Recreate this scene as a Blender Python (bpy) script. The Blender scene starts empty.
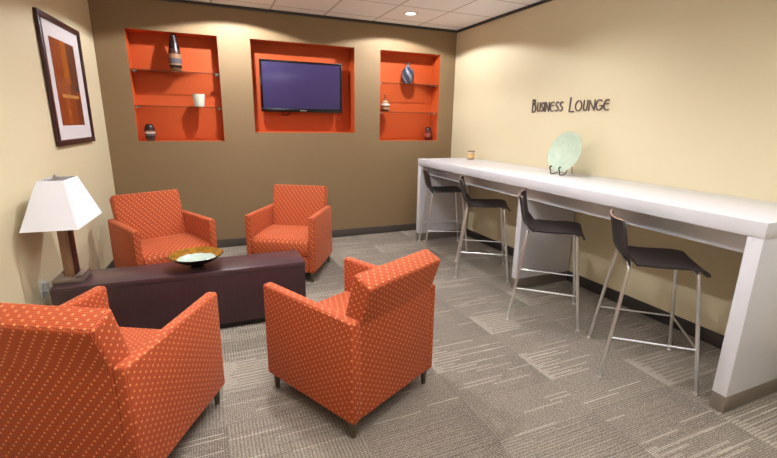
import bpy, bmesh, math, random
from mathutils import Vector, Matrix
random.seed(7)
C = bpy.context.scene.collection
PI = math.pi

# ------------------------------------------------------------ camera
cam_d = bpy.data.cameras.new('camera'); cam = bpy.data.objects.new('camera', cam_d); C.objects.link(cam)
fw = Vector((0.37935547, 0.89220046, -0.24508728)); rt = Vector((0.92165818, -0.38770495, 0.01520089)); up = Vector((0.08145931, 0.23165323, 0.96938184))
m = Matrix((rt, up, -fw)).transposed().to_4x4(); m.translation = Vector((-3.1968, -5.2897, 1.4997))
cam.matrix_world = m
cam_d.sensor_fit = 'HORIZONTAL'; cam_d.sensor_width = 36; cam_d.lens = 423.7093 / 777 * 36; cam_d.clip_start = .05
bpy.context.scene.camera = cam

# ------------------------------------------------------------ world, view
w = bpy.data.worlds.new('world'); bpy.context.scene.world = w; w.use_nodes = True
w.node_tree.nodes['Background'].inputs[0].default_value = (.9, .85, .8, 1)
w.node_tree.nodes['Background'].inputs[1].default_value = .2
vs = bpy.context.scene.view_settings
vs.view_transform = 'Standard'; vs.look = 'None'; vs.gamma = 1; vs.exposure = 0.06
vs.use_curve_mapping = False

ROOM_H = 2.69
REAR = -9.6
def left_x(y): return -4.143 + .058 * y

# ------------------------------------------------------------ lights (recessed cans: positions shared with their fixtures)
CANS = [(-.955, -.56), (-2.83, -.56), (-.92, -2.45), (-2.83, -2.45), (-.86, -4.5), (-2.83, -4.5), (-1.5, -6.2), (-3.3, -6.2), (-1.3, -8.4), (-3.3, -8.4)]
CAN_W = [60, 82, 44, 84, 24, 26, 10, 16, 10, 16]
for (x, y), e in zip(CANS, CAN_W):
    d = bpy.data.lights.new('can_light', 'SPOT'); d.energy = e * 1.7; d.color = (.93, .965, 1)
    d.spot_size = math.radians(152 if y > -1 else 144); d.spot_blend = .12 if y > -1 else .8; d.shadow_soft_size = .03
    o = bpy.data.objects.new('can_light', d); C.objects.link(o); o.location = (x, y, ROOM_H - .012)
FILL_UPLIGHTS = [(-2.6, -4.2), (-3.1, -6.3), (-1.2, -7.4)]
for (x, y) in FILL_UPLIGHTS:                                     # unseen uplights added to brighten the ceiling and give soft fill
    d = bpy.data.lights.new('fill_uplight', 'AREA'); d.shape = 'RECTANGLE'; d.size = .16; d.size_y = 1.3; d.energy = 84 if y > -5 else 22; d.color = (.94, .97, 1)
    o = bpy.data.objects.new('fill_uplight', d); C.objects.link(o); o.location = (x, y, 2.262); o.rotation_euler = (PI, 0, 0)

# ------------------------------------------------------------ node helpers
def lin(r, g, b):
    f = lambda c: ((c / 255 + .055) / 1.055) ** 2.4 if c > 10 else c / 255 / 12.92
    return (f(r), f(g), f(b), 1)
class NT:
    def __init__(s, name):
        s.m = bpy.data.materials.new(name); s.m.use_nodes = True; s.t = s.m.node_tree; s.b = s.t.nodes['Principled BSDF']
    def n(s, typ, ins=None, **kw):
        nd = s.t.nodes.new(typ)
        for k, v in kw.items(): setattr(nd, k, v)
        for k, v in (ins or {}).items(): s.set(nd.inputs[k], v)
        return nd
    def set(s, inp, v):
        if isinstance(v, bpy.types.NodeSocket): s.t.links.new(v, inp)
        else: inp.default_value = v
    def math(s, op, a, b=0, c=None):
        ins = {0: a, 1: b}
        if c is not None: ins[2] = c
        return s.n('ShaderNodeMath', ins, operation=op).outputs[0]
    def mix(s, f, a, b):
        nd = s.n('ShaderNodeMix', data_type='RGBA')
        s.set(nd.inputs[0], f); s.set(nd.inputs[6], a); s.set(nd.inputs[7], b); return nd.outputs[2]
    def coord(s, which='Object'): return s.n('ShaderNodeTexCoord').outputs[which]
    def sep(s, v):
        return s.n('ShaderNodeSeparateXYZ', {0: v}).outputs
    def comb(s, x, y, z=0): return s.n('ShaderNodeCombineXYZ', {0: x, 1: y, 2: z}).outputs[0]
    def noise(s, v, scale, detail=2, rough=.5):
        return s.n('ShaderNodeTexNoise', {'Vector': v, 'Scale': scale, 'Detail': detail, 'Roughness': rough}).outputs[0]
    def bump(s, h, st=.2, dist=.002):
        s.set(s.b.inputs['Normal'], s.n('ShaderNodeBump', {'Strength': st, 'Distance': dist, 'Height': h}).outputs[0])
    def put(s, **kw):
        for k, v in kw.items(): s.set(s.b.inputs[k.replace('_', ' ')], v)
        return s.m
def simple(name, col, rough=.5, metal=0, noise=None, spec=.5, **kw):
    k = NT(name); c = col
    if noise:
        nz = k.noise(k.coord(), noise[0], 3)
        c2 = tuple(v * noise[1] for v in col[:3]) + (1,)
        c = k.mix(nz, col, c2)
    k.put(Base_Color=c, Roughness=rough, Metallic=metal, Specular_IOR_Level=spec)
    for a, v in kw.items(): k.put(**{a: v})
    return k.m
M = {}
def wallpaint(name, col):
    k = NT(name); v = k.coord()
    n1 = k.noise(v, 1.3, 2); n2 = k.noise(v, 260, 2)
    k.put(Base_Color=k.mix(n1, col, tuple(c * .95 for c in col[:3]) + (1,)), Roughness=.62, Specular_IOR_Level=.3)
    k.bump(n2, .12, .0015); return k.m
M['cream'] = wallpaint('cream wall paint', lin(218, 204, 170))
M['taupe'] = wallpaint('taupe wall paint', lin(142, 117, 86))
M['orange_paint'] = wallpaint('orange niche paint', lin(196, 82, 34))
M['white_lam'] = simple('white laminate', lin(226, 224, 230), .22, noise=(3, .97))
M['plinth'] = simple('brushed grey plinth', lin(150, 140, 128), .38, .55, noise=(60, .85))
M['basebd'] = simple('dark grey rubber base', lin(58, 52, 50), .5, noise=(8, .8))
M['basebd_back'] = simple('grey brown rubber base', lin(84, 74, 68), .45, noise=(8, .85))
M['trim'] = simple('dark ceiling angle', lin(52, 46, 42), .5, noise=(8, .85))
M['chrome'] = simple('chrome', (.92, .92, .93, 1), .3, 1)
M['steel'] = simple('brushed steel', (.6, .58, .55, 1), .3, 1, noise=(40, .8))
M['seat_shell'] = simple('dark brown stool shell', lin(46, 37, 39), .42, noise=(14, .8))
M['seat_edge'] = simple('pale plywood edge', lin(150, 118, 100), .5, noise=(40, .8))
M['leg'] = simple('bronze chair leg', lin(112, 98, 84), .35, .6, noise=(20, .8))
M['black'] = simple('black', lin(18, 16, 17), .4, noise=(9, .7))
M['frame_wood'] = simple('dark cherry frame', lin(64, 26, 24), .35, noise=(14, .6))
M['mat_board'] = simple('white mat board', lin(214, 206, 208), .8, noise=(80, .97))
M['letter'] = simple('dark bronze letters', lin(104, 86, 84), .45, .1, noise=(30, .8))
M['screen'] = simple('television glass', lin(62, 52, 90), .07, spec=.25, noise=(2, .9))
M['tv_plastic'] = simple('glossy black plastic', lin(14, 12, 16), .18, noise=(9, .8))
M['silver'] = simple('silver badge', (.7, .7, .72, 1), .3, 1)
M['white_plastic'] = simple('white plastic', lin(215, 212, 205), .4, noise=(9, .95))
k = NT('clear plastic'); M['clear'] = k.put(Base_Color=lin(225, 228, 225), Roughness=.15, Transmission_Weight=.55, IOR=1.3, Alpha=.7)
k = NT('shelf glass')
tr = k.n('ShaderNodeBsdfTransparent', {'Color': lin(252, 254, 252)}); gl = k.n('ShaderNodeBsdfGlossy', {'Roughness': .03})
mx = k.n('ShaderNodeMixShader', {0: k.n('ShaderNodeFresnel', {'IOR': 1.25}).outputs[0], 1: tr.outputs[0], 2: gl.outputs[0]})
k.t.links.new(mx.outputs[0], k.t.nodes['Material Output'].inputs[0]); M['glass'] = k.m
M['glass_edge'] = simple('smoky glass edge', lin(100, 60, 40), .15, noise=(9, .9))
# ceiling tiles: T-bar grid lines and fissured texture
k = NT('acoustic ceiling'); v = k.coord(); x, y, z = k.sep(v)
fx = k.math('FRACT', k.math('DIVIDE', k.math('ADD', x, .597 + .6096 * 20), .6096)); fy = k.math('FRACT', k.math('DIVIDE', k.math('ADD', y, .815 + .6096 * 20), .6096))
def edge(f, wd): return k.math('GREATER_THAN', k.math('ABSOLUTE', k.math('SUBTRACT', f, .5)), .5 - wd)
gap = k.math('MAXIMUM', edge(fx, .017), edge(fy, .017)); bar = k.math('MAXIMUM', edge(fx, .011), edge(fy, .011))
nz = k.noise(v, 170, 4, .7)
ct = k.mix(k.math('GREATER_THAN', nz, .6), lin(248, 246, 244), lin(238, 235, 231))
ct = k.mix(gap, ct, lin(165, 154, 144)); ct = k.mix(bar, ct, lin(214, 205, 196))
k.put(Base_Color=ct, Roughness=.9, Specular_IOR_Level=.1); k.bump(nz, .3, .002); M['ceiling'] = k.m
# carpet tiles: quarter turned ribs with comb-like streaks
k = NT('carpet tile'); v = k.coord(); x, y, z = k.sep(v); T = .6096
ux = k.math('DIVIDE', k.math('ADD', x, 1.39 + T * 20), T); uy = k.math('DIVIDE', k.math('ADD', y, 3.29 + T * 20), T)
ix = k.math('FLOOR', ux); iy = k.math('FLOOR', uy)
par = k.math('MODULO', k.math('ADD', ix, iy), 2)
fx = k.math('FRACT', ux); fy = k.math('FRACT', uy)
def sel(a, b): return k.math('ADD', k.math('MULTIPLY', a, k.math('SUBTRACT', 1, par)), k.math('MULTIPLY', b, par))
ac = sel(fx, fy)                                       # rib direction turns from tile to tile
uh = k.math('MULTIPLY', uy, 2); ih = k.math('FLOOR', uh)  # streak bands are half a tile wide and run along x
def wn(a, b, sd): return k.n('ShaderNodeTexWhiteNoise', {'Vector': k.comb(a, b, sd)}, noise_dimensions='3D').outputs[0]
cell = wn(ix, ih, 3.0); tile = wn(ix, iy, 8.0)
rw = k.math('MULTIPLY', uy, 20); row = k.math('FLOOR', rw); rf = k.math('FRACT', rw)
r1 = wn(ix, row, 1.0); r2 = wn(ix, row, 5.0)
nar = k.math('ADD', .16, k.math('MULTIPLY', k.math('LESS_THAN', rf, .5), .84))   # every other half-row reaches its full length
L = k.math('MULTIPLY', k.math('ADD', .15, k.math('MULTIPLY', r1, .75)), nar)
isl = k.math('GREATER_THAN', cell, .56); isd = k.math('LESS_THAN', cell, .42)
light = k.math('MULTIPLY', isl, k.math('LESS_THAN', fx, L))
dark = k.math('MULTIPLY', isd, k.math('LESS_THAN', k.math('SUBTRACT', 1, fx), k.math('ADD', L, .1)))
thin = k.math('MULTIPLY', k.math('MULTIPLY', k.math('GREATER_THAN', r2, .7), k.math('LESS_THAN', rf, .3)), k.math('LESS_THAN', k.math('ABSOLUTE', k.math('SUBTRACT', fx, r1)), .22))
rib = k.math('MULTIPLY', k.math('ADD', k.math('SINE', k.math('MULTIPLY', ac, 2 * PI * 36)), 1), .5)
crs = k.math('MULTIPLY', k.math('ADD', k.math('SINE', k.math('MULTIPLY', sel(fy, fx), 2 * PI * 54)), 1), .5)
speck = k.noise(v, 150, 2, .8)
c = k.mix(k.math('MULTIPLY', tile, .6), lin(142, 130, 117), lin(116, 105, 95))
c = k.mix(k.math('MULTIPLY', light, .38), c, lin(208, 196, 178))
c = k.mix(k.math('MULTIPLY', dark, .55), c, lin(108, 97, 88))
c = k.mix(k.math('MULTIPLY', thin, .5), c, lin(208, 196, 178))
c = k.mix(k.math('MULTIPLY', rib, .62), c, lin(78, 69, 62))
c = k.mix(k.math('MULTIPLY', k.math('MULTIPLY', k.math('GREATER_THAN', speck, .52), crs), .5), c, lin(214, 203, 186))
k.put(Base_Color=c, Roughness=.95, Specular_IOR_Level=.1); k.bump(k.math('ADD', rib, speck), .6, .004); M['carpet'] = k.m
# orange upholstery
k = NT('orange dotted upholstery'); uv = k.coord('UV'); x, y, z = k.sep(uv); PX, PY = .0435, .0178
a = k.math('DIVIDE', k.math('ADD', x, 20), PX); b = k.math('DIVIDE', k.math('ADD', y, 20), PY)
rowi = k.math('FLOOR', b); fa = k.math('FRACT', k.math('ADD', a, k.math('MULTIPLY', rowi, -.3333))); fb = k.math('FRACT', b)
dot = k.math('MULTIPLY', k.math('LESS_THAN', k.math('ABSOLUTE', k.math('SUBTRACT', fa, .5)), .095), k.math('LESS_THAN', k.math('ABSOLUTE', k.math('SUBTRACT', fb, .5)), .225))
wa = k.math('FRACT', k.math('MULTIPLY', a, 5)); wb = k.math('FRACT', k.math('MULTIPLY', b, 2))
wv = k.math('MULTIPLY', k.math('GREATER_THAN', wa, .42), k.math('GREATER_THAN', wb, .42))
base = k.mix(k.noise(k.coord(), 3, 2), lin(200, 90, 48), lin(188, 81, 42))
c = k.mix(k.math('MULTIPLY', wv, .9), base, lin(92, 30, 12)); c = k.mix(dot, c, lin(232, 148, 96))
k.put(Base_Color=c, Roughness=.75, Specular_IOR_Level=.3, Sheen_Weight=.35, Sheen_Roughness=.35, Sheen_Tint=lin(255, 170, 140)); k.bump(k.math('ADD', dot, wv), .25, .001); M['fabric'] = k.m
# espresso wood grain
def wood(name, c1, c2, sc, rough=.35):
    k = NT(name); v = k.coord(); x, y, z = k.sep(v)
    g = k.noise(k.comb(k.math('MULTIPLY', x, sc[0]), k.math('MULTIPLY', y, sc[1]), k.math('MULTIPLY', z, sc[2])), 1, 4, .65)
    k.put(Base_Color=k.mix(g, c1, c2), Roughness=rough); k.bump(g, .08, .001); return k.m
M['espresso'] = wood('espresso wood grain', lin(40, 24, 27), lin(76, 50, 54), (90, 90, 4))
M['espresso_top'] = wood('espresso wood top', lin(60, 40, 44), lin(84, 60, 64), (4, 90, 90), .3)
M['lamp_wood'] = wood('lamp wood', lin(96, 64, 46), lin(168, 130, 96), (60, 60, 5), .4)
M['lamp_base'] = simple('pewter lamp base', lin(150, 136, 126), .3, .6, noise=(16, .7))
k = NT('lamp shade linen'); v = k.coord(); n = k.noise(v, 300, 2)
k.put(Base_Color=k.mix(n, lin(240, 240, 246), lin(226, 226, 234)), Roughness=.8, Specular_IOR_Level=.1); M['shade'] = k.m
# ceramics
def bands(name, stops, sc=1, off=0, rough=.25, metal=0):
    k = NT(name); x, y, z = k.sep(k.coord())
    f = k.math('ADD', k.math('MULTIPLY', z, sc), off); f = k.math('ADD', f, k.math('MULTIPLY', k.math('SUBTRACT', k.noise(k.coord(), 25, 2), .5), .04))
    r = k.n('ShaderNodeValToRGB', {0: f}); r.color_ramp.interpolation = 'CONSTANT'; e = r.color_ramp.elements
    e[0].position = stops[0][0]; e[0].color = stops[0][1]; e[1].position = stops[1][0]; e[1].color = stops[1][1]
    for p_, c_ in stops[2:]:
        q = e.new(p_); q.color = c_
    k.put(Base_Color=r.outputs[0], Roughness=rough, Metallic=metal); return k.m
dk = lin(34, 22, 22); gd = lin(176, 130, 92); wh = lin(206, 196, 186); gy = lin(96, 88, 96)
M['vase_tall'] = bands('striped brown glaze', [(0, lin(120, 90, 60)), (.08, dk), (.16, lin(150, 120, 90)), (.2, gy), (.34, lin(150, 112, 84)), (.46, lin(70, 44, 40)), (.6, dk)], 1 / .37)
M['vase_small'] = bands('banded dark glaze', [(0, lin(90, 80, 70)), (.1, lin(60, 50, 46)), (.3, gy), (.42, wh), (.52, lin(120, 60, 50)), (.6, dk)], 1 / .19)
M['vase_gourd'] = bands('copper banded glaze', [(0, lin(90, 48, 30)), (.12, lin(190, 150, 112)), (.24, lin(120, 70, 44)), (.34, wh), (.46, lin(120, 66, 40)), (.52, lin(200, 160, 120)), (.62, lin(140, 84, 54))], 1 / .22)
M['vase_red'] = bands('dark red glaze', [(0, lin(70, 30, 28)), (.25, lin(150, 80, 74)), (.5, lin(92, 44, 40)), (.75, lin(46, 24, 24))], 1 / .19)
k = NT('blue grey swirl glaze'); x, y, z = k.sep(k.coord()); ang = k.math('ARCTAN2', y, x)
sw = k.math('SINE', k.math('ADD', k.math('MULTIPLY', ang, 5), k.math('MULTIPLY', z, 38)))
k.put(Base_Color=k.mix(k.math('GREATER_THAN', sw, .45), lin(58, 62, 76), lin(122, 122, 134)), Roughness=.3); k.bump(sw, .5, .004); M['vase_swirl'] = k.m
M['white_ceramic'] = simple('white ceramic', lin(218, 224, 208), .3, noise=(20, .94))
k = NT('bowl outside'); M['bowl_black'] = k.put(Base_Color=lin(16, 14, 14), Roughness=.12)
k = NT('bowl inside glaze'); x, y, z = k.sep(k.coord()); r = k.math('SQRT', k.math('ADD', k.math('MULTIPLY', x, x), k.math('MULTIPLY', y, y)))
nn = k.noise(k.coord(), 28, 3); rr = k.math('ADD', r, k.math('MULTIPLY', k.math('SUBTRACT', nn, .5), .02))
cc = k.mix(k.math('GREATER_THAN', rr, .128), lin(176, 190, 178), k.mix(nn, lin(176, 122, 36), lin(84, 50, 18)))
k.put(Base_Color=cc, Roughness=.12); M['bowl_in'] = k.m
k = NT('pale green glass'); v = k.coord(); n1 = k.noise(v, 22, 5, .7); n2 = k.n('ShaderNodeTexVoronoi', {'Vector': v, 'Scale': 26.0}).outputs[0]
k.put(Base_Color=k.mix(n1, lin(228, 232, 212), lin(172, 200, 176)), Roughness=.22, Transmission_Weight=.25, IOR=1.3); k.bump(n2, .5, .004); M['plate'] = k.m
M['iron'] = simple('wrought iron', lin(66, 60, 52), .45, .5, noise=(30, .7))
M['candle'] = bands('patterned tan votive', [(0, lin(120, 84, 50)), (.12, lin(214, 178, 126)), (.35, lin(228, 190, 120)), (.62, lin(200, 150, 120)), (.74, lin(226, 204, 180)), (.9, lin(150, 120, 96))], 1 / .10, rough=.4)
k = NT('can lens'); M['lens'] = k.put(Base_Color=(1, 1, 1, 1), Emission_Color=(1, .96, .9, 1), Emission_Strength=4.0)
# framed abstract artwork: plain blocks
k = NT('abstract print'); x, y, z = k.sep(k.coord('UV')); nz = k.noise(k.comb(k.math('MULTIPLY', x, 6), k.math('MULTIPLY', y, 22)), 1, 4)
def box(x0, x1, y0, y1):
    a = k.math('MULTIPLY', k.math('GREATER_THAN', x, x0), k.math('LESS_THAN', x, x1)); b = k.math('MULTIPLY', k.math('GREATER_THAN', y, y0), k.math('LESS_THAN', y, y1)); return k.math('MULTIPLY', a, b)
c = k.mix(nz, lin(150, 70, 26), lin(104, 44, 18))
for (bx, col) in [((0, .42, .55, 1), (168, 78, 28)), ((.38, .66, .5, 1), (206, 112, 30)), ((.62, 1, .45, 1), (92, 58, 44)), ((0, .55, .36, .56), (176, 96, 56)), ((.55, .8, .36, .5), (120, 70, 44)),
                  ((.18, .9, .33, .37), (236, 176, 92)), ((.3, .45, .02, .33), (196, 104, 34)), ((.75, 1, 0, .33), (110, 50, 22)), ((.8, 1, .42, .48), (60, 50, 52))]:
    c = k.mix(k.math('MULTIPLY', box(*bx), .8), c, k.mix(nz, lin(*col), lin(*[v_ * .55 for v_ in col])))
k.put(Base_Color=c, Roughness=.35); M['art'] = k.m

# ------------------------------------------------------------ mesh helpers
def boxuv(me):
    uvl = me.uv_layers.new(name='uv') if not me.uv_layers else me.uv_layers[0]
    for p in me.polygons:
        n = p.normal; a = max(range(3), key=lambda i: abs(n[i]))
        for li in p.loop_indices:
            v = me.vertices[me.loops[li].vertex_index].co
            uvl.data[li].uv = ((v.y, v.z), (v.x, v.z), (v.x, v.y))[a]
def obj(name, bm, mat, parent=None, loc=None, rot=None, smooth=True, kind=None):
    me = bpy.data.meshes.new(name); bmesh.ops.recalc_face_normals(bm, faces=bm.faces); bm.to_mesh(me); bm.free()
    for mm in (mat if isinstance(mat, (list, tuple)) else [mat]): me.materials.append(mm)
    boxuv(me)
    if smooth:
        me.polygons.foreach_set('use_smooth', [True] * len(me.polygons))
        me.set_sharp_from_angle(angle=math.radians(42))
    o = bpy.data.objects.new(name, me); C.objects.link(o)
    if parent: o.parent = parent
    if loc: o.location = loc
    if rot: o.rotation_euler = rot
    if kind: o['kind'] = kind
    return o
def thing(name, label, cat, loc=(0, 0, 0), rz=0, group=None):
    o = bpy.data.objects.new(name, None); C.objects.link(o); o.location = loc; o.rotation_euler = (0, 0, rz); o.empty_display_size = .1
    return tag(o, label, cat, group)
def tag(o, label, cat, group=None):
    o['label'] = label; o['category'] = cat
    if group: o['group'] = group
    return o
def dup(o, parent=None):
    c = o.copy(); C.objects.link(c)
    if parent: c.parent = parent
    for ch in [q for q in list(bpy.data.objects) if q.parent == o]: dup(ch, c)
    return c
def bx(bm, lo, hi, bev=0, seg=2, mat=0):
    r = bmesh.ops.create_cube(bm, size=1)['verts']
    for v in r: v.co = Vector([(lo[i] + hi[i]) / 2 + v.co[i] * (hi[i] - lo[i]) for i in range(3)])
    fs = set(f for v in r for f in v.link_faces)
    for f in fs: f.material_index = mat
    if bev:
        es = list(set(e for v in r for e in v.link_edges))
        bmesh.ops.bevel(bm, geom=es, offset=bev, segments=seg, profile=.5, affect='EDGES')
    return bm
def box(lo, hi, bev=0, seg=2): return bx(bmesh.new(), lo, hi, bev, seg)
def prism(bm, pts, lo, hi, axis=0, bev=0, seg=3):
    """pts 2D outline extruded along axis from lo to hi"""
    def mk(p, t): return {0: (t, p[0], p[1]), 1: (p[0], t, p[1]), 2: (p[0], p[1], t)}[axis]
    a = [bm.verts.new(mk(p, lo)) for p in pts]; b = [bm.verts.new(mk(p, hi)) for p in pts]
    fs = [bm.faces.new(a), bm.faces.new(b[::-1])]
    for i in range(len(pts)):
        j = (i + 1) % len(pts); fs.append(bm.faces.new((a[i], b[i], b[j], a[j])))
    bmesh.ops.recalc_face_normals(bm, faces=fs)
    if bev:
        es = list(set(e for f in fs for e in f.edges))
        bmesh.ops.bevel(bm, geom=es, offset=bev, segments=seg, profile=.5, affect='EDGES')
    return bm
def tube(bm, pts, r, n=12, r2=None):
    pts = [Vector(p) for p in pts]; rings = []
    t0 = (pts[1] - pts[0]).normalized(); nrm = t0.orthogonal().normalized()
    for i, p in enumerate(pts):
        t = ((pts[min(i + 1, len(pts) - 1)] - p).normalized() + (p - pts[max(i - 1, 0)]).normalized()).normalized()
        nrm = (nrm - t * nrm.dot(t)).normalized(); bn = t.cross(nrm)
        rr = r if r2 is None else r + (r2 - r) * i / (len(pts) - 1)
        rings.append([bm.verts.new(p + (nrm * math.cos(2 * PI * k / n) + bn * math.sin(2 * PI * k / n)) * rr) for k in range(n)])
    for a, b in zip(rings, rings[1:]):
        for k in range(n): bm.faces.new((a[k], a[(k + 1) % n], b[(k + 1) % n], b[k]))
    bm.faces.new(rings[0][::-1]); bm.faces.new(rings[-1]); return bm
def smooth_path(pts, n=6):
    pts = [Vector(p) for p in pts]; out = []
    for i in range(len(pts) - 1):
        p0 = pts[max(i - 1, 0)]; p1 = pts[i]; p2 = pts[i + 1]; p3 = pts[min(i + 2, len(pts) - 1)]
        for k in range(n):
            t = k / n; out.append(.5 * ((2 * p1) + (-p0 + p2) * t + (2 * p0 - 5 * p1 + 4 * p2 - p3) * t * t + (-p0 + 3 * p1 - 3 * p2 + p3) * t ** 3))
    out.append(pts[-1]); return out
def lathe(bm, prof, n=32, mats=None, cap=True):
    rings = [[bm.verts.new((r * math.cos(2 * PI * k / n), r * math.sin(2 * PI * k / n), z)) for k in range(n)] for r, z in prof]
    for i, (a, b) in enumerate(zip(rings, rings[1:])):
        for k in range(n):
            f = bm.faces.new((a[k], a[(k + 1) % n], b[(k + 1) % n], b[k]))
            if mats: f.material_index = mats[i]
    if cap: bm.faces.new(rings[0][::-1]); bm.faces.new(rings[-1])
    return bm

# ------------------------------------------------------------ room shell
obj('floor', box((-5, REAR, -.1), (.2, .5, 0)), M['carpet'], kind='structure', smooth=False)
obj('ceiling', box((-5, REAR, ROOM_H), (.2, .5, ROOM_H + .08)), M['ceiling'], kind='structure', smooth=False)
obj('wall_right', box((0, REAR, 0), (.12, .5, ROOM_H)), M['cream'], kind='structure', smooth=False)
obj('wall_rear', box((-5, REAR - .1, 0), (.12, REAR, ROOM_H)), M['cream'], kind='structure', smooth=False)
obj('wall_left', prism(bmesh.new(), [(left_x(.4), .4), (left_x(REAR), REAR), (left_x(REAR) - .1, REAR), (left_x(.4) - .1, .4)], 0, ROOM_H, 2), M['cream'], kind='structure', smooth=False)
# back wall with three orange niches
ND = .22
NICHES = [(-3.864, -3.002, 1.258, 2.373), (-2.659, -1.4385, 1.357, 2.373), (-1.0956, -.2373, 1.258, 2.373)]
bm = bmesh.new()
xs = sorted({-4.3, 0.05} | {v for n in NICHES for v in n[:2]}); zs = sorted({0, ROOM_H} | {v for n in NICHES for v in n[2:]})
def inn(xa, xb, za, zb): return any(n[0] <= xa + 1e-6 and xb <= n[1] + 1e-6 and n[2] <= za + 1e-6 and zb <= n[3] + 1e-6 for n in NICHES)
def quad(a, b, c, d, mi=0):
    f = bm.faces.new([bm.verts.new(p) for p in (a, b, c, d)]); f.material_index = mi
for i in range(len(xs) - 1):
    for j in range(len(zs) - 1):
        a, b, c, d = xs[i], xs[i + 1], zs[j], zs[j + 1]
        if not inn(a, b, c, d): quad((a, 0, c), (b, 0, c), (b, 0, d), (a, 0, d))
for a, b, c, d in NICHES:
    quad((a, ND, c), (b, ND, c), (b, ND, d), (a, ND, d), 1)
    quad((a, 0, c), (b, 0, c), (b, ND, c), (a, ND, c), 1); quad((a, 0, d), (b, 0, d), (b, ND, d), (a, ND, d), 1)
    quad((a, 0, c), (a, ND, c), (a, ND, d), (a, 0, d), 1); quad((b, 0, c), (b, ND, c), (b, ND, d), (b, 0, d), 1)
quad((-4.3, .35, 0), (.05, .35, 0), (.05, .35, ROOM_H), (-4.3, .35, ROOM_H)); quad((-4.3, 0, ROOM_H), (.05, 0, ROOM_H), (.05, .35, ROOM_H), (-4.3, .35, ROOM_H))
bmesh.ops.remove_doubles(bm, verts=bm.verts, dist=1e-4)
me = bpy.data.meshes.new('wall_back'); bm.to_mesh(me); bm.free(); me.materials.append(M['taupe']); me.materials.append(M['orange_paint'])
wb = bpy.data.objects.new('wall_back', me); C.objects.link(wb); wb['kind'] = 'structure'
# baseboards and the dark ceiling angle
obj('baseboard_back', box((-4.14, -.012, 0), (0, .001, .1), .003), M['basebd_back'], kind='structure')
obj('baseboard_right', box((-.012, REAR, 0), (.001, -.012, .1), .003), M['basebd'], kind='structure')
obj('baseboard_left', prism(bmesh.new(), [(left_x(-.012), -.012), (left_x(REAR), REAR), (left_x(REAR) + .012, REAR), (left_x(-.012) + .012, -.012)], 0, .1, 2), M['basebd'], kind='structure')
obj('trim_1', box((-4.2, -.022, ROOM_H - .028), (0, .001, ROOM_H - .001), .002), M['trim'], kind='structure')
obj('trim_2', box((-.022, REAR, ROOM_H - .028), (.001, -.02, ROOM_H - .001), .002), M['trim'], kind='structure')
obj('trim_3', prism(bmesh.new(), [(left_x(-.02), -.02), (left_x(REAR), REAR), (left_x(REAR) + .022, REAR), (left_x(-.02) + .022, -.02)], ROOM_H - .028, ROOM_H - .001, 2), M['trim'], kind='structure')

# ------------------------------------------------------------ bar counter
ct = thing('bar_counter', 'long white laminate bar counter along the cream right wall', 'counter', (-.377, -2.32, 0))
def cpart(name, lo, hi, mat, bev=.002, parent=ct):
    off = Vector((-.377, -2.32, 0))
    return obj(name, box(Vector(lo) - off, Vector(hi) - off, bev), mat, parent)
cpart('worktop', (-.754, -4.181, .977), (-.003, -.462, 1.057), M['white_lam'], .003)
for (x0, ya, yb) in ((-.752, -4.179, -4.108), (-.65, -2.345, -2.28), (-.752, -.535, -.464)):
    lg = cpart('leg', (x0, ya, .1), (-.016, yb, .9768), M['white_lam'])
    cpart('plinth', (x0 + .001, ya + .001, 0), (-.016, yb - .001, .0998), M['plinth'], .001, lg)
cpart('apron', (-.62, -4.107, .853), (-.596, -.536, .9768), M['white_lam'])

# ------------------------------------------------------------ coffee table
tb = thing('coffee_table', 'long low dark espresso wood coffee table between the orange armchairs', 'table', (-3.37, -2.06, 0))
TX0, TX1, TY0, TY1 = -.80, .791, -.165, .165
obj('top', box((TX0, TY0, .42), (TX1, TY1, .46), .003), M['espresso_top'], tb)
obj('body', box((TX0 + .002, TY0 + .002, .05), (TX1 - .002, TY1 - .002, .4198), .003), M['espresso'], tb)
obj('plinth', box((TX0 + .05, TY0 + .035, 0), (TX1 - .04, TY1 - .035, .0498)), M['black'], tb)

# ------------------------------------------------------------ armchairs
def make_armchair(label):
    t = thing('armchair', label, 'armchair', group='orange dotted armchairs')
    W2, G, HF, HB, Z0, TA = .333, .3445, .640, .626, .097, .058
    for s in (-1, 1):
        x0, x1 = (s * W2, s * (W2 - TA)) if s < 0 else (s * (W2 - TA), s * W2)
        obj('arm', prism(bmesh.new(), [(-G, Z0), (G, Z0), (G, HF), (-G, HB)], x0, x1, 0, .016, 3), M['fabric'], t)
    iw = W2 - TA - .001
    # backrest: vertical outer face to arm height, then leaning back; slanted front
    obj('backrest', prism(bmesh.new(), [(-G, Z0 + .005), (-G, HB - .02), (-G - .062, .796), (-G + .045, .842), (-G + .175, .40), (-G + .175, Z0 + .005)], -iw - .008, iw + .008, 0, .016, 3), M['fabric'], t)
    c = bmesh.new()
    prism(c, [(-G + .15, .27), (G + .008, .27), (G + .012, .33), (G + .004, .39), (G - .03, .422), (.12, .440), (-.05, .440), (-G + .15, .430)], -iw, iw, 0, .012, 3)
    obj('seat_cushion', c, M['fabric'], t)
    obj('front_rail', box((-iw, G - .06, Z0 + .004), (iw, G - .004, .268), .01, 3), M['fabric'], t)
    obj('underside', box((-iw, -G + .18, Z0 + .02), (iw, G - .062, Z0 + .04)), M['black'], t)
    for sx in (-1, 1):
        for sy in (-1, 1):
            x, y = sx * (W2 - .038), sy * (G - .038)
            b = bmesh.new()
            r = bmesh.ops.create_cone(b, cap_ends=True, segments=16, radius1=.014, radius2=.020, depth=Z0 + .008)
            for v in r['verts']: v.co += Vector((x, y, (Z0 + .008) / 2))
            obj('leg', b, M['leg'], t)
    return t
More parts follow.
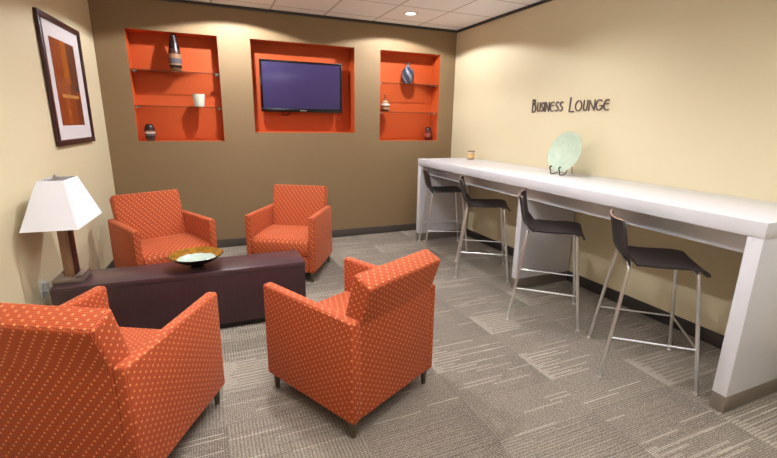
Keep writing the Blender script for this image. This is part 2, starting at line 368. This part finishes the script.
chairs = [(-2.528, -3.196, .475, 'orange dotted armchair seen from behind in the middle of the carpet, nearest the bar stools'),
          (-2.473, -1.087, 2.631, 'orange dotted armchair below the television at the right end of the coffee table'),
          (-3.622, -1.134, 3.557, 'orange dotted armchair in the far left corner between the coffee table and the taupe wall'),
          (-3.662, -3.219, -.493, 'orange dotted armchair in the left foreground, cut off by the frame')]
proto = make_armchair(chairs[0][3])
for i, (x, y, a, lab) in enumerate(chairs):
    o = proto if i == 0 else dup(proto)
    o['label'] = lab; o.location = (x, y, 0); o.rotation_euler = (0, 0, a)

# ------------------------------------------------------------ bar stools
def make_stool(label):
    t = thing('bar_stool', label, 'bar stool', group='bar stools at the counter')
    prof = smooth_path([(0, .228, .686), (0, .219, .708), (0, .19, .722), (0, .12, .727), (0, 0, .721), (0, -.11, .722), (0, -.175, .735), (0, -.214, .772), (0, -.229, .82), (0, -.243, .89), (0, -.262, .965)], 5)
    n = len(prof); NX = 14; bm = bmesh.new(); top = []; bot = []; TH = .011
    for i, p in enumerate(prof):
        tn = (prof[min(i + 1, n - 1)] - prof[max(i - 1, 0)]).normalized(); nr = Vector((0, tn.z, -tn.y))  # faces the sitter
        if nr.z < -.01 or (abs(nr.z) < .3 and nr.y < 0): nr = -nr
        s = i / (n - 1); hw = .208 - .008 * max(0, s - .5) * 2
        if s > .93: hw -= (s - .93) / .07 * .018
        if s < .06: hw -= (.06 - s) / .06 * .02
        ra, rb = [], []
        for k in range(NX + 1):
            u = -1 + 2 * k / NX
            curve = (.030 * u * u if s > .55 else .006 * u * u * (1 if s > .15 else s / .15))
            q = Vector((u * hw, p.y, p.z)) + nr * curve * (min(1, (s - .5) / .12) if s > .5 else 1)
            ra.append(bm.verts.new(q)); rb.append(bm.verts.new(q - nr * TH))
        top.append(ra); bot.append(rb)
    for i in range(n - 1):
        for k in range(NX):
            bm.faces.new((top[i][k], top[i][k + 1], top[i + 1][k + 1], top[i + 1][k])); bm.faces.new((bot[i][k], bot[i + 1][k], bot[i + 1][k + 1], bot[i][k + 1]))
        for k in (0, NX):
            bm.faces.new((top[i][k], bot[i][k], bot[i + 1][k], top[i + 1][k]))
    for i in (0, n - 1):
        for k in range(NX):
            f = bm.faces.new((top[i][k], bot[i][k], bot[i][k + 1], top[i][k + 1]))
            if i: f.material_index = 1
    obj('seat_shell', bm, [M['seat_shell'], M['seat_edge']], t)
    R_ = .0105
    def leg_at(sx, sy, z):
        f = z / .69; return Vector((sx * (.262 - .070 * f), sy * (.255 - .080 * f), z))
    for sx in (-1, 1):
        for sy in (-1, 1):
            b = bmesh.new(); a0 = leg_at(sx, sy, .004); a1 = leg_at(sx, sy, .655)
            tube(b, smooth_path([a0, leg_at(sx, sy, .3), a1, leg_at(sx, sy, .69) + Vector((-sx * .012, 0, 0)), Vector((sx * .14, sy * .168, .7025)), Vector((sx * .05, sy * .165, .7025))], 5), R_)
            lg = obj('leg', b, M['chrome'], t)
            b = bmesh.new(); lathe(b, [(.014, 0), (.016, .004), (.012, .012)], 14); f_ = obj('foot_cap', b, M['chrome'], lg); f_.location = (a0.x, a0.y, 0)
    for sx in (-1, 1):
        obj('side_rail', tube(bmesh.new(), [leg_at(sx, -1, .262), leg_at(sx, 1, .262)], .006), M['chrome'], t)
    obj('footrest', tube(bmesh.new(), [leg_at(-1, 1, .262), leg_at(1, 1, .262)], .007), M['chrome'], t)
    for sy in (-1, 1): obj('seat_mount', box((-.12, sy * .165 - .014, .7), (.12, sy * .165 + .014, .712), .003), M['steel'], t)
    return t
stools = [(-.727, -3.651, -41, 'dark seated chrome bar stool nearest us, beside the near end of the counter'),
          (-.75, -2.815, -43, 'dark seated chrome bar stool in front of the counter\'s middle leg, its back seen edge-on'),
          (-.66, -1.80, -33, 'dark seated chrome bar stool, second from the taupe back wall'),
          (-.60, -.893, -20, 'dark seated chrome bar stool at the far end of the counter, against its end leg')]
proto = make_stool(stools[0][3])
for i, (x, y, h, lab) in enumerate(stools):
    o = proto if i == 0 else dup(proto)
    o['label'] = lab; o.location = (x, y, 0); o.rotation_euler = (0, 0, math.radians(h - 90))

# ------------------------------------------------------------ television
tv = thing('television', 'flat black television mounted in the middle orange niche', 'television', (-2.07, .09, 1.89))
TW, TH_ = .493, .292
bm = box((-TW, .0, -TH_), (TW, .05, TH_), .006)
obj('housing', bm, M['tv_plastic'], tv)
b = bmesh.new()
for lo, hi in (((-TW, -.008, TH_ - .022), (TW, -.0002, TH_)), ((-TW, -.008, -TH_), (TW, -.0002, -TH_ + .042)), ((-TW, -.008, -TH_ + .042), (-TW + .022, -.0002, TH_ - .022)), ((TW - .022, -.008, -TH_ + .042), (TW, -.0002, TH_ - .022))): bx(b, lo, hi, .001)
obj('bezel', b, M['tv_plastic'], tv)
obj('screen', box((-TW + .0225, -.003, -TH_ + .0425), (TW - .0225, -.0003, TH_ - .0225)), M['screen'], tv)
obj('badge', box((-.04, -.0095, -TH_ + .013), (.04, -.0082, -TH_ + .023)), M['silver'], tv)
obj('wall_mount', box((-.2, .0502, -.16), (.2, .129, .16), .004), M['black'], tv)
obj('cable', tube(bmesh.new(), smooth_path([(-.22, .055, -.27), (-.25, .07, -.315), (-.2, .09, -.335), (-.15, .09, -.31), (-.17, .055, -.26)], 6), .006, 8), M['black'], tv)

# ------------------------------------------------------------ glass shelves in the side niches
for (nx0, nx1, side) in ((NICHES[0][0], NICHES[0][1], 'left'), (NICHES[2][0], NICHES[2][1], 'right')):
    for z, lv in ((1.985, 'upper'), (1.622, 'lower')):
        t = thing('glass_shelf', '%s clear glass shelf in the %s orange niche' % (lv, side), 'shelf', ((nx0 + nx1) / 2, .12, z), 0, 'glass shelves in the orange niches')
        hw = (nx1 - nx0) / 2 - .003
        obj('pane', box((-hw, -.098, 0), (hw, .097, .008)), M['glass'], t)
        obj('front_edge', box((-hw, -.1005, 0), (hw, -.0985, .007)), M['glass_edge'], t)
        for sx in (-1, 1):
            for yy in (-.07, .06):
                obj('clip', box((sx * (hw - .02) - .018, yy - .011, -.014), (sx * (hw - .02) + .018, yy + .011, -.0005), .002), M['steel'], t)
                
def vase(name, label, prof, mat, loc, cat='vase', group='ornaments in the orange niches'):
    o = obj(name, lathe(bmesh.new(), prof, 32), mat, None, loc); return tag(o, label, cat, group)
def sp(prof): return [(p.x, p.z) for p in smooth_path([(a, 0, b) for a, b in prof], 5)]
S1, S2 = 1.9935, 1.6305
vase('vase', 'tall slim dark brown bullet-shaped vase with tan bands on the upper shelf', sp([(.042, 0), (.058, .03), (.064, .1), (.062, .17), (.05, .25), (.036, .31), (.028, .35), (.030, .37)]) + [(.022, .37), (.018, .33)], M['vase_tall'], (-3.433, .065, S1))
vase('cup', 'small white flared ceramic cup on the lower shelf of the left niche', sp([(.045, 0), (.052, .02), (.06, .08), (.066, .135)]) + [(.060, .135), (.052, .06), (.04, .012)], M['white_ceramic'], (-3.235, .065, S2), 'cup')
vase('vase', 'small rounded dark vase with a white band on the floor of the left niche', sp([(.034, 0), (.045, .03), (.053, .09), (.048, .14), (.030, .175), (.02, .18)]), M['vase_small'], (-3.753, .06, 1.259))
vase('vase', 'blue-grey vase with swirled ribs and a narrow neck on the upper right shelf', sp([(.05, 0), (.07, .03), (.088, .1), (.078, .16), (.045, .2), (.024, .22), (.022, .245), (.032, .26)]) + [(.024, .26), (.016, .23)], M['vase_swirl'], (-.664, .1, S1))
vase('vase', 'small copper and cream gourd-shaped vase on the lower right shelf', sp([(.034, 0), (.052, .02), (.062, .065), (.052, .11), (.022, .145), (.013, .18), (.016, .21)]) + [(.010, .21), (.008, .18)], M['vase_gourd'], (-.99, .075, S2))
vase('vase', 'small dark red vase on the floor of the right niche', sp([(.034, 0), (.045, .02), (.047, .09), (.045, .14), (.03, .17), (.022, .18)]), M['vase_red'], (-.325, .1, 1.259))

# ------------------------------------------------------------ framed picture on the left wall
ang = math.atan2(.058, 1)   # wall yaw
yc = -.965
pic = thing('framed_picture', 'framed abstract orange and brown print hanging on the left wall', 'picture', (left_x(yc) + .001, yc, 1.755), PI / 2 - ang)
# local x runs along the wall (+x = away from the camera), -y points into the room
PW, PH, FWd = .44, .47, .042
b = bmesh.new()
for lo, hi in (((-PW, -.028, PH - FWd), (PW, 0, PH)), ((-PW, -.028, -PH), (PW, 0, -PH + FWd)), ((-PW, -.028, -PH + FWd), (-PW + FWd, 0, PH - FWd)), ((PW - FWd, -.028, -PH + FWd), (PW, 0, PH - FWd))): bx(b, lo, hi, .004)
obj('frame', b, M['frame_wood'], pic)
obj('mat_board', box((-PW + FWd, -.012, -PH + FWd), (PW - FWd, -.002, PH - FWd)), M['mat_board'], pic, smooth=False)
a_ = obj('print', box((-.27, -.0145, -.32), (.25, -.0125, .32)), M['art'], pic, smooth=False)
for l in a_.data.uv_layers[0].data: l.uv = ((l.uv[0] + .27) / .52, (l.uv[1] + .32) / .64)

# ------------------------------------------------------------ table lamp
lp = thing('table_lamp', 'table lamp with a white pyramid shade and square wooden column on the dark table', 'lamp', (-4.085, -2.055, .46), -.06)
b = box((-.085, -.095, 0), (.085, .085, .03), .004); obj('base', b, M['lamp_base'], lp)
b = bx(bx(bmesh.new(), (.045, -.09, .0302), (.083, .08, .052), .003), (-.07, .045, .0302), (.04, .075, .044), .003); obj('base_block', b, M['lamp_base'], lp)
obj('column', box((-.031, -.033, .0302), (.027, .033, .44), .002), M['lamp_wood'], lp)
obj('column_shade_side', box((.0272, -.033, .0302), (.039, .033, .44), .002), M['frame_wood'], lp)['label'] = 'dark reddish strip added for the shaded side of the lamp column'  # added dark strip stands in for shade on the column's right face
obj('stem', tube(bmesh.new(), [(0, 0, .4402), (0, 0, .667)], .006), M['steel'], lp)
fn = obj('finial', lathe(bmesh.new(), [(.008, .667), (.014, .671), (.006, .677), (.010, .684), (.003, .691)], 14), M['steel'], lp)
b = bmesh.new(); z0, z1 = .388, .665
lay = [[b.verts.new((sx * a + .012, sy * a2, z)) for sx, sy in ((-1, -1), (1, -1), (1, 1), (-1, 1))] for a, a2, z in ((.143, .255, z0), (.07, .122, z1), (.067, .119, z1), (.140, .252, z0))]
for i in range(4):
    A, B = lay[i], lay[(i + 1) % 4]
    for k_ in range(4): b.faces.new((A[k_], A[(k_ + 1) % 4], B[(k_ + 1) % 4], B[k_]))
obj('lamp_shade', b, M['shade'], lp, smooth=False)
b = tube(tube(bmesh.new(), [(-.055, 0, .662), (.079, 0, .662)], .0025, 8), [(0, -.119, .662), (0, .119, .662)], .0025, 8)
obj('shade_spider', b, M['steel'], lp)

# wall outlet with clear plug adapter left of the table
ol = thing('wall_outlet', 'white outlet with a clear plug-in on the left wall behind the lamp table', 'outlet', (left_x(-2.04) + .001, -2.04, .41), PI / 2 - ang)
obj('cover_plate', box((-.036, -.006, -.058), (.036, 0, .058), .002), M['white_plastic'], ol)
obj('plug', box((-.022, -.036, -.02), (.022, -.0062, .045), .008, 3), M['clear'], ol)

# ------------------------------------------------------------ decorative bowl
bw = thing('bowl', 'wide shallow black bowl glazed gold inside, standing on the coffee table', 'bowl', (-3.33, -2.085, .4602))
prof_o = sp([(.052, 0), (.050, .012), (.040, .022), (.085, .040), (.140, .066), (.183, .100)]); prof_i = sp([(.180, .101), (.135, .071), (.08, .047), (.02, .036)])
obj('outer_shell', lathe(bmesh.new(), prof_o + [(.180, .101)] + prof_i[1:], 48), M['bowl_black'], bw)
bm = lathe(bmesh.new(), [(r, z + .0006) for r, z in prof_i], 48, cap=False)
obj('inner_glaze', bm, M['bowl_in'], bw)

# ------------------------------------------------------------ glass plate on an easel
pe = thing('plate_easel', 'small wrought iron easel holding the green plate on the counter', 'stand', (-.20, -2.33, 1.0572), PI)
# local +x faces the room after the half turn
b = bmesh.new()
for s in (-1, 1):
    tube(b, smooth_path([(.11, s * .055, .035), (.105, s * .055, .008), (.07, s * .055, .004), (.03, s * .05, .02), (-.01, s * .03, .10), (-.035, s * .005, .2)], 6), .005, 8)
    tube(b, smooth_path([(.11, s * .055, .035), (.122, s * .055, .06), (.112, s * .055, .075), (.104, s * .055, .066)], 4), .006, 8)
tube(b, [(.03, -.05, .02), (.03, .05, .02)], .003, 8); tube(b, smooth_path([(-.03, 0, .19), (-.08, 0, .08), (-.10, 0, .004)], 5), .0035, 8)
obj('wire_frame', b, M['iron'], pe)
pl = obj('plate', lathe(bmesh.new(), [(.002, .003), (.06, 0), (.12, .004), (.165, .018), (.192, .026), (.194, .030), (.165, .024), (.12, .011), (.06, .007), (.002, .009)], 48), M['plate'])
pl.scale = (.95, .95, 1); pl.location = (-.215, -2.345, 1.256); pl.rotation_euler = (0, math.radians(-75), math.radians(1))
tag(pl, 'large round pale green glass plate displayed upright on the counter', 'plate')

# votive candle holder
vt = thing('candle_holder', 'small tan patterned votive holder at the far end of the counter', 'candle holder', (-.14, -.715, 1.0572))
obj('cup', lathe(bmesh.new(), [(.034, 0), (.044, .004), (.046, .1), (.046, .105), (.041, .105), (.04, .03), (.002, .028)], 28), M['candle'], vt)
obj('candle', lathe(bmesh.new(), [(.0385, .031), (.0385, .088), (.003, .086)], 24), M['white_ceramic'], vt)

# ------------------------------------------------------------ wall lettering
sg = thing('wall_lettering', 'raised dark art deco letters reading Business Lounge on the cream wall', 'sign', (-.001, -2.07, 1.625))
def arc(cx, cy, rx, ry, a0, a1, n=14): return [(cx + rx * math.cos(math.radians(a0 + (a1 - a0) * i / n)), cy + ry * math.sin(math.radians(a0 + (a1 - a0) * i / n))) for i in range(n + 1)]
GL = {
 'B': [[(.08, 0), (.08, 1)], [(.08, 1)] + arc(.30, .82, .42, .18, 90, -90) + [(.08, .64)], [(.08, .64)] + arc(.45, .32, .5, .32, 90, -90) + [(.08, 0)]],
 'U': [[(0, 1), (0, .3)] + arc(.5, .3, .5, .3, 180, 360) + [(1, .3), (1, 1)]],
 'S': [[(.95, .9), (.55, 1), (.12, .82), (.15, .62), (.85, .38), (.9, .16), (.45, 0), (.02, .1)]],
 'I': [[(.5, 0), (.5, 1)]],
 'N': [[(0, 0), (0, 1), (1, 0), (1, 1)]],
 'E': [arc(.62, .5, .6, .5, 62, 298, 18), [(.05, .58), (.85, .62)]],
 'L': [[(.15, 1), (.1, 0), (1, 0)]],
 'O': [arc(.5, .5, .5, .5, 0, 360, 28)],
 'G': [arc(.5, .5, .52, .5, 50, 350, 24) + [(1.0, .45), (.6, .45)]],
}
def letter(ch, ya, yb, h, zb=0):
    b = bmesh.new(); wd = abs(yb - ya); t = .0045 if h < .1 else .006
    for st in GL[ch]:
        pts = [Vector((-(ya + 2.07) * -1 - p[0] * wd, p[1] * h + zb)) for p in st]
        pts = [Vector((ya + 2.07 - p[0] * wd, p[1] * h + zb)) for p in st]
        for p0, p1 in zip(pts, pts[1:]):
            d = p1 - p0
            if d.length < 1e-5: continue
            d.normalize(); nn_ = Vector((-d.y, d.x)) * t
            q = [p0 + nn_, p1 + nn_, p1 - nn_, p0 - nn_]
            prism(b, [(v.x, v.y) for v in q], -.009, 0, 0)
        for p0 in pts:
            prism(b, [(p0.x + t * math.cos(a * PI / 4), p0.y + t * math.sin(a * PI / 4)) for a in range(8)], -.0092, 0, 0)
    o = obj('letter', b, M['letter'], sg, smooth=False)
    return o
for ch, ya, yb, h, zb in [('B', -1.600, -1.655, .125, -.004), ('U', -1.680, -1.716, .088, .002), ('S', -1.732, -1.764, .088, .002), ('I', -1.770, -1.785, .088, .002), ('N', -1.798, -1.842, .088, .002),
                      ('E', -1.858, -1.912, .088, .002), ('S', -1.930, -1.972, .088, .002), ('S', -1.986, -2.028, .088, .002),
                      ('L', -2.108, -2.162, .125, -.004), ('O', -2.182, -2.255, .088, .002), ('U', -2.278, -2.318, .088, .002), ('N', -2.340, -2.398, .088, .002), ('G', -2.416, -2.480, .088, .002), ('E', -2.496, -2.548, .088, .002)]:
    letter(ch, ya, yb, h, zb)

# ------------------------------------------------------------ recessed cans, added fill uplights
CL = ['recessed ceiling downlight in the tiles above the far end of the counter', 'recessed ceiling downlight between the left and middle niches']
CL2 = ['recessed downlight over the middle of the counter', 'recessed downlight over the coffee table', 'recessed downlight over the near end of the counter', 'recessed downlight over the left foreground armchair',
       'first recessed downlight behind the camera on the right', 'first recessed downlight behind the camera on the left', 'last recessed downlight behind the camera on the right', 'last recessed downlight behind the camera on the left']
for i, (x, y) in enumerate(CANS):
    t = thing('ceiling_downlight', CL[i] if i < 2 else CL2[i - 2], 'downlight', (x, y, ROOM_H), 0, 'recessed ceiling downlights' if i < 2 else 'downlights behind the camera')
    obj('trim_ring', lathe(bmesh.new(), [(.058, -.001), (.060, -.006), (.082, -.004), (.086, 0)], 32, cap=False), M['white_plastic'], t)
    obj('lens', lathe(bmesh.new(), [(.0575, -.0035), (.001, -.0045)], 32, cap=False), M['lens'], t)
PL = ['nearest the armchairs', 'on the left side', 'furthest back']
for i, (x, y) in enumerate(FILL_UPLIGHTS):
    t = thing('fill_light_fixture', 'added linear fill uplight out of view, ' + PL[i], 'ceiling light', (x, y, ROOM_H), 0, 'added fill uplights')
    obj('housing', box((-.1, -.7, -.5), (.1, .7, -.432), .01), M['white_plastic'], t)
    for sy in (-.5, .5): obj('cable', tube(bmesh.new(), [(0, sy, -.4315), (0, sy, 0)], .003, 8), M['steel'], t)
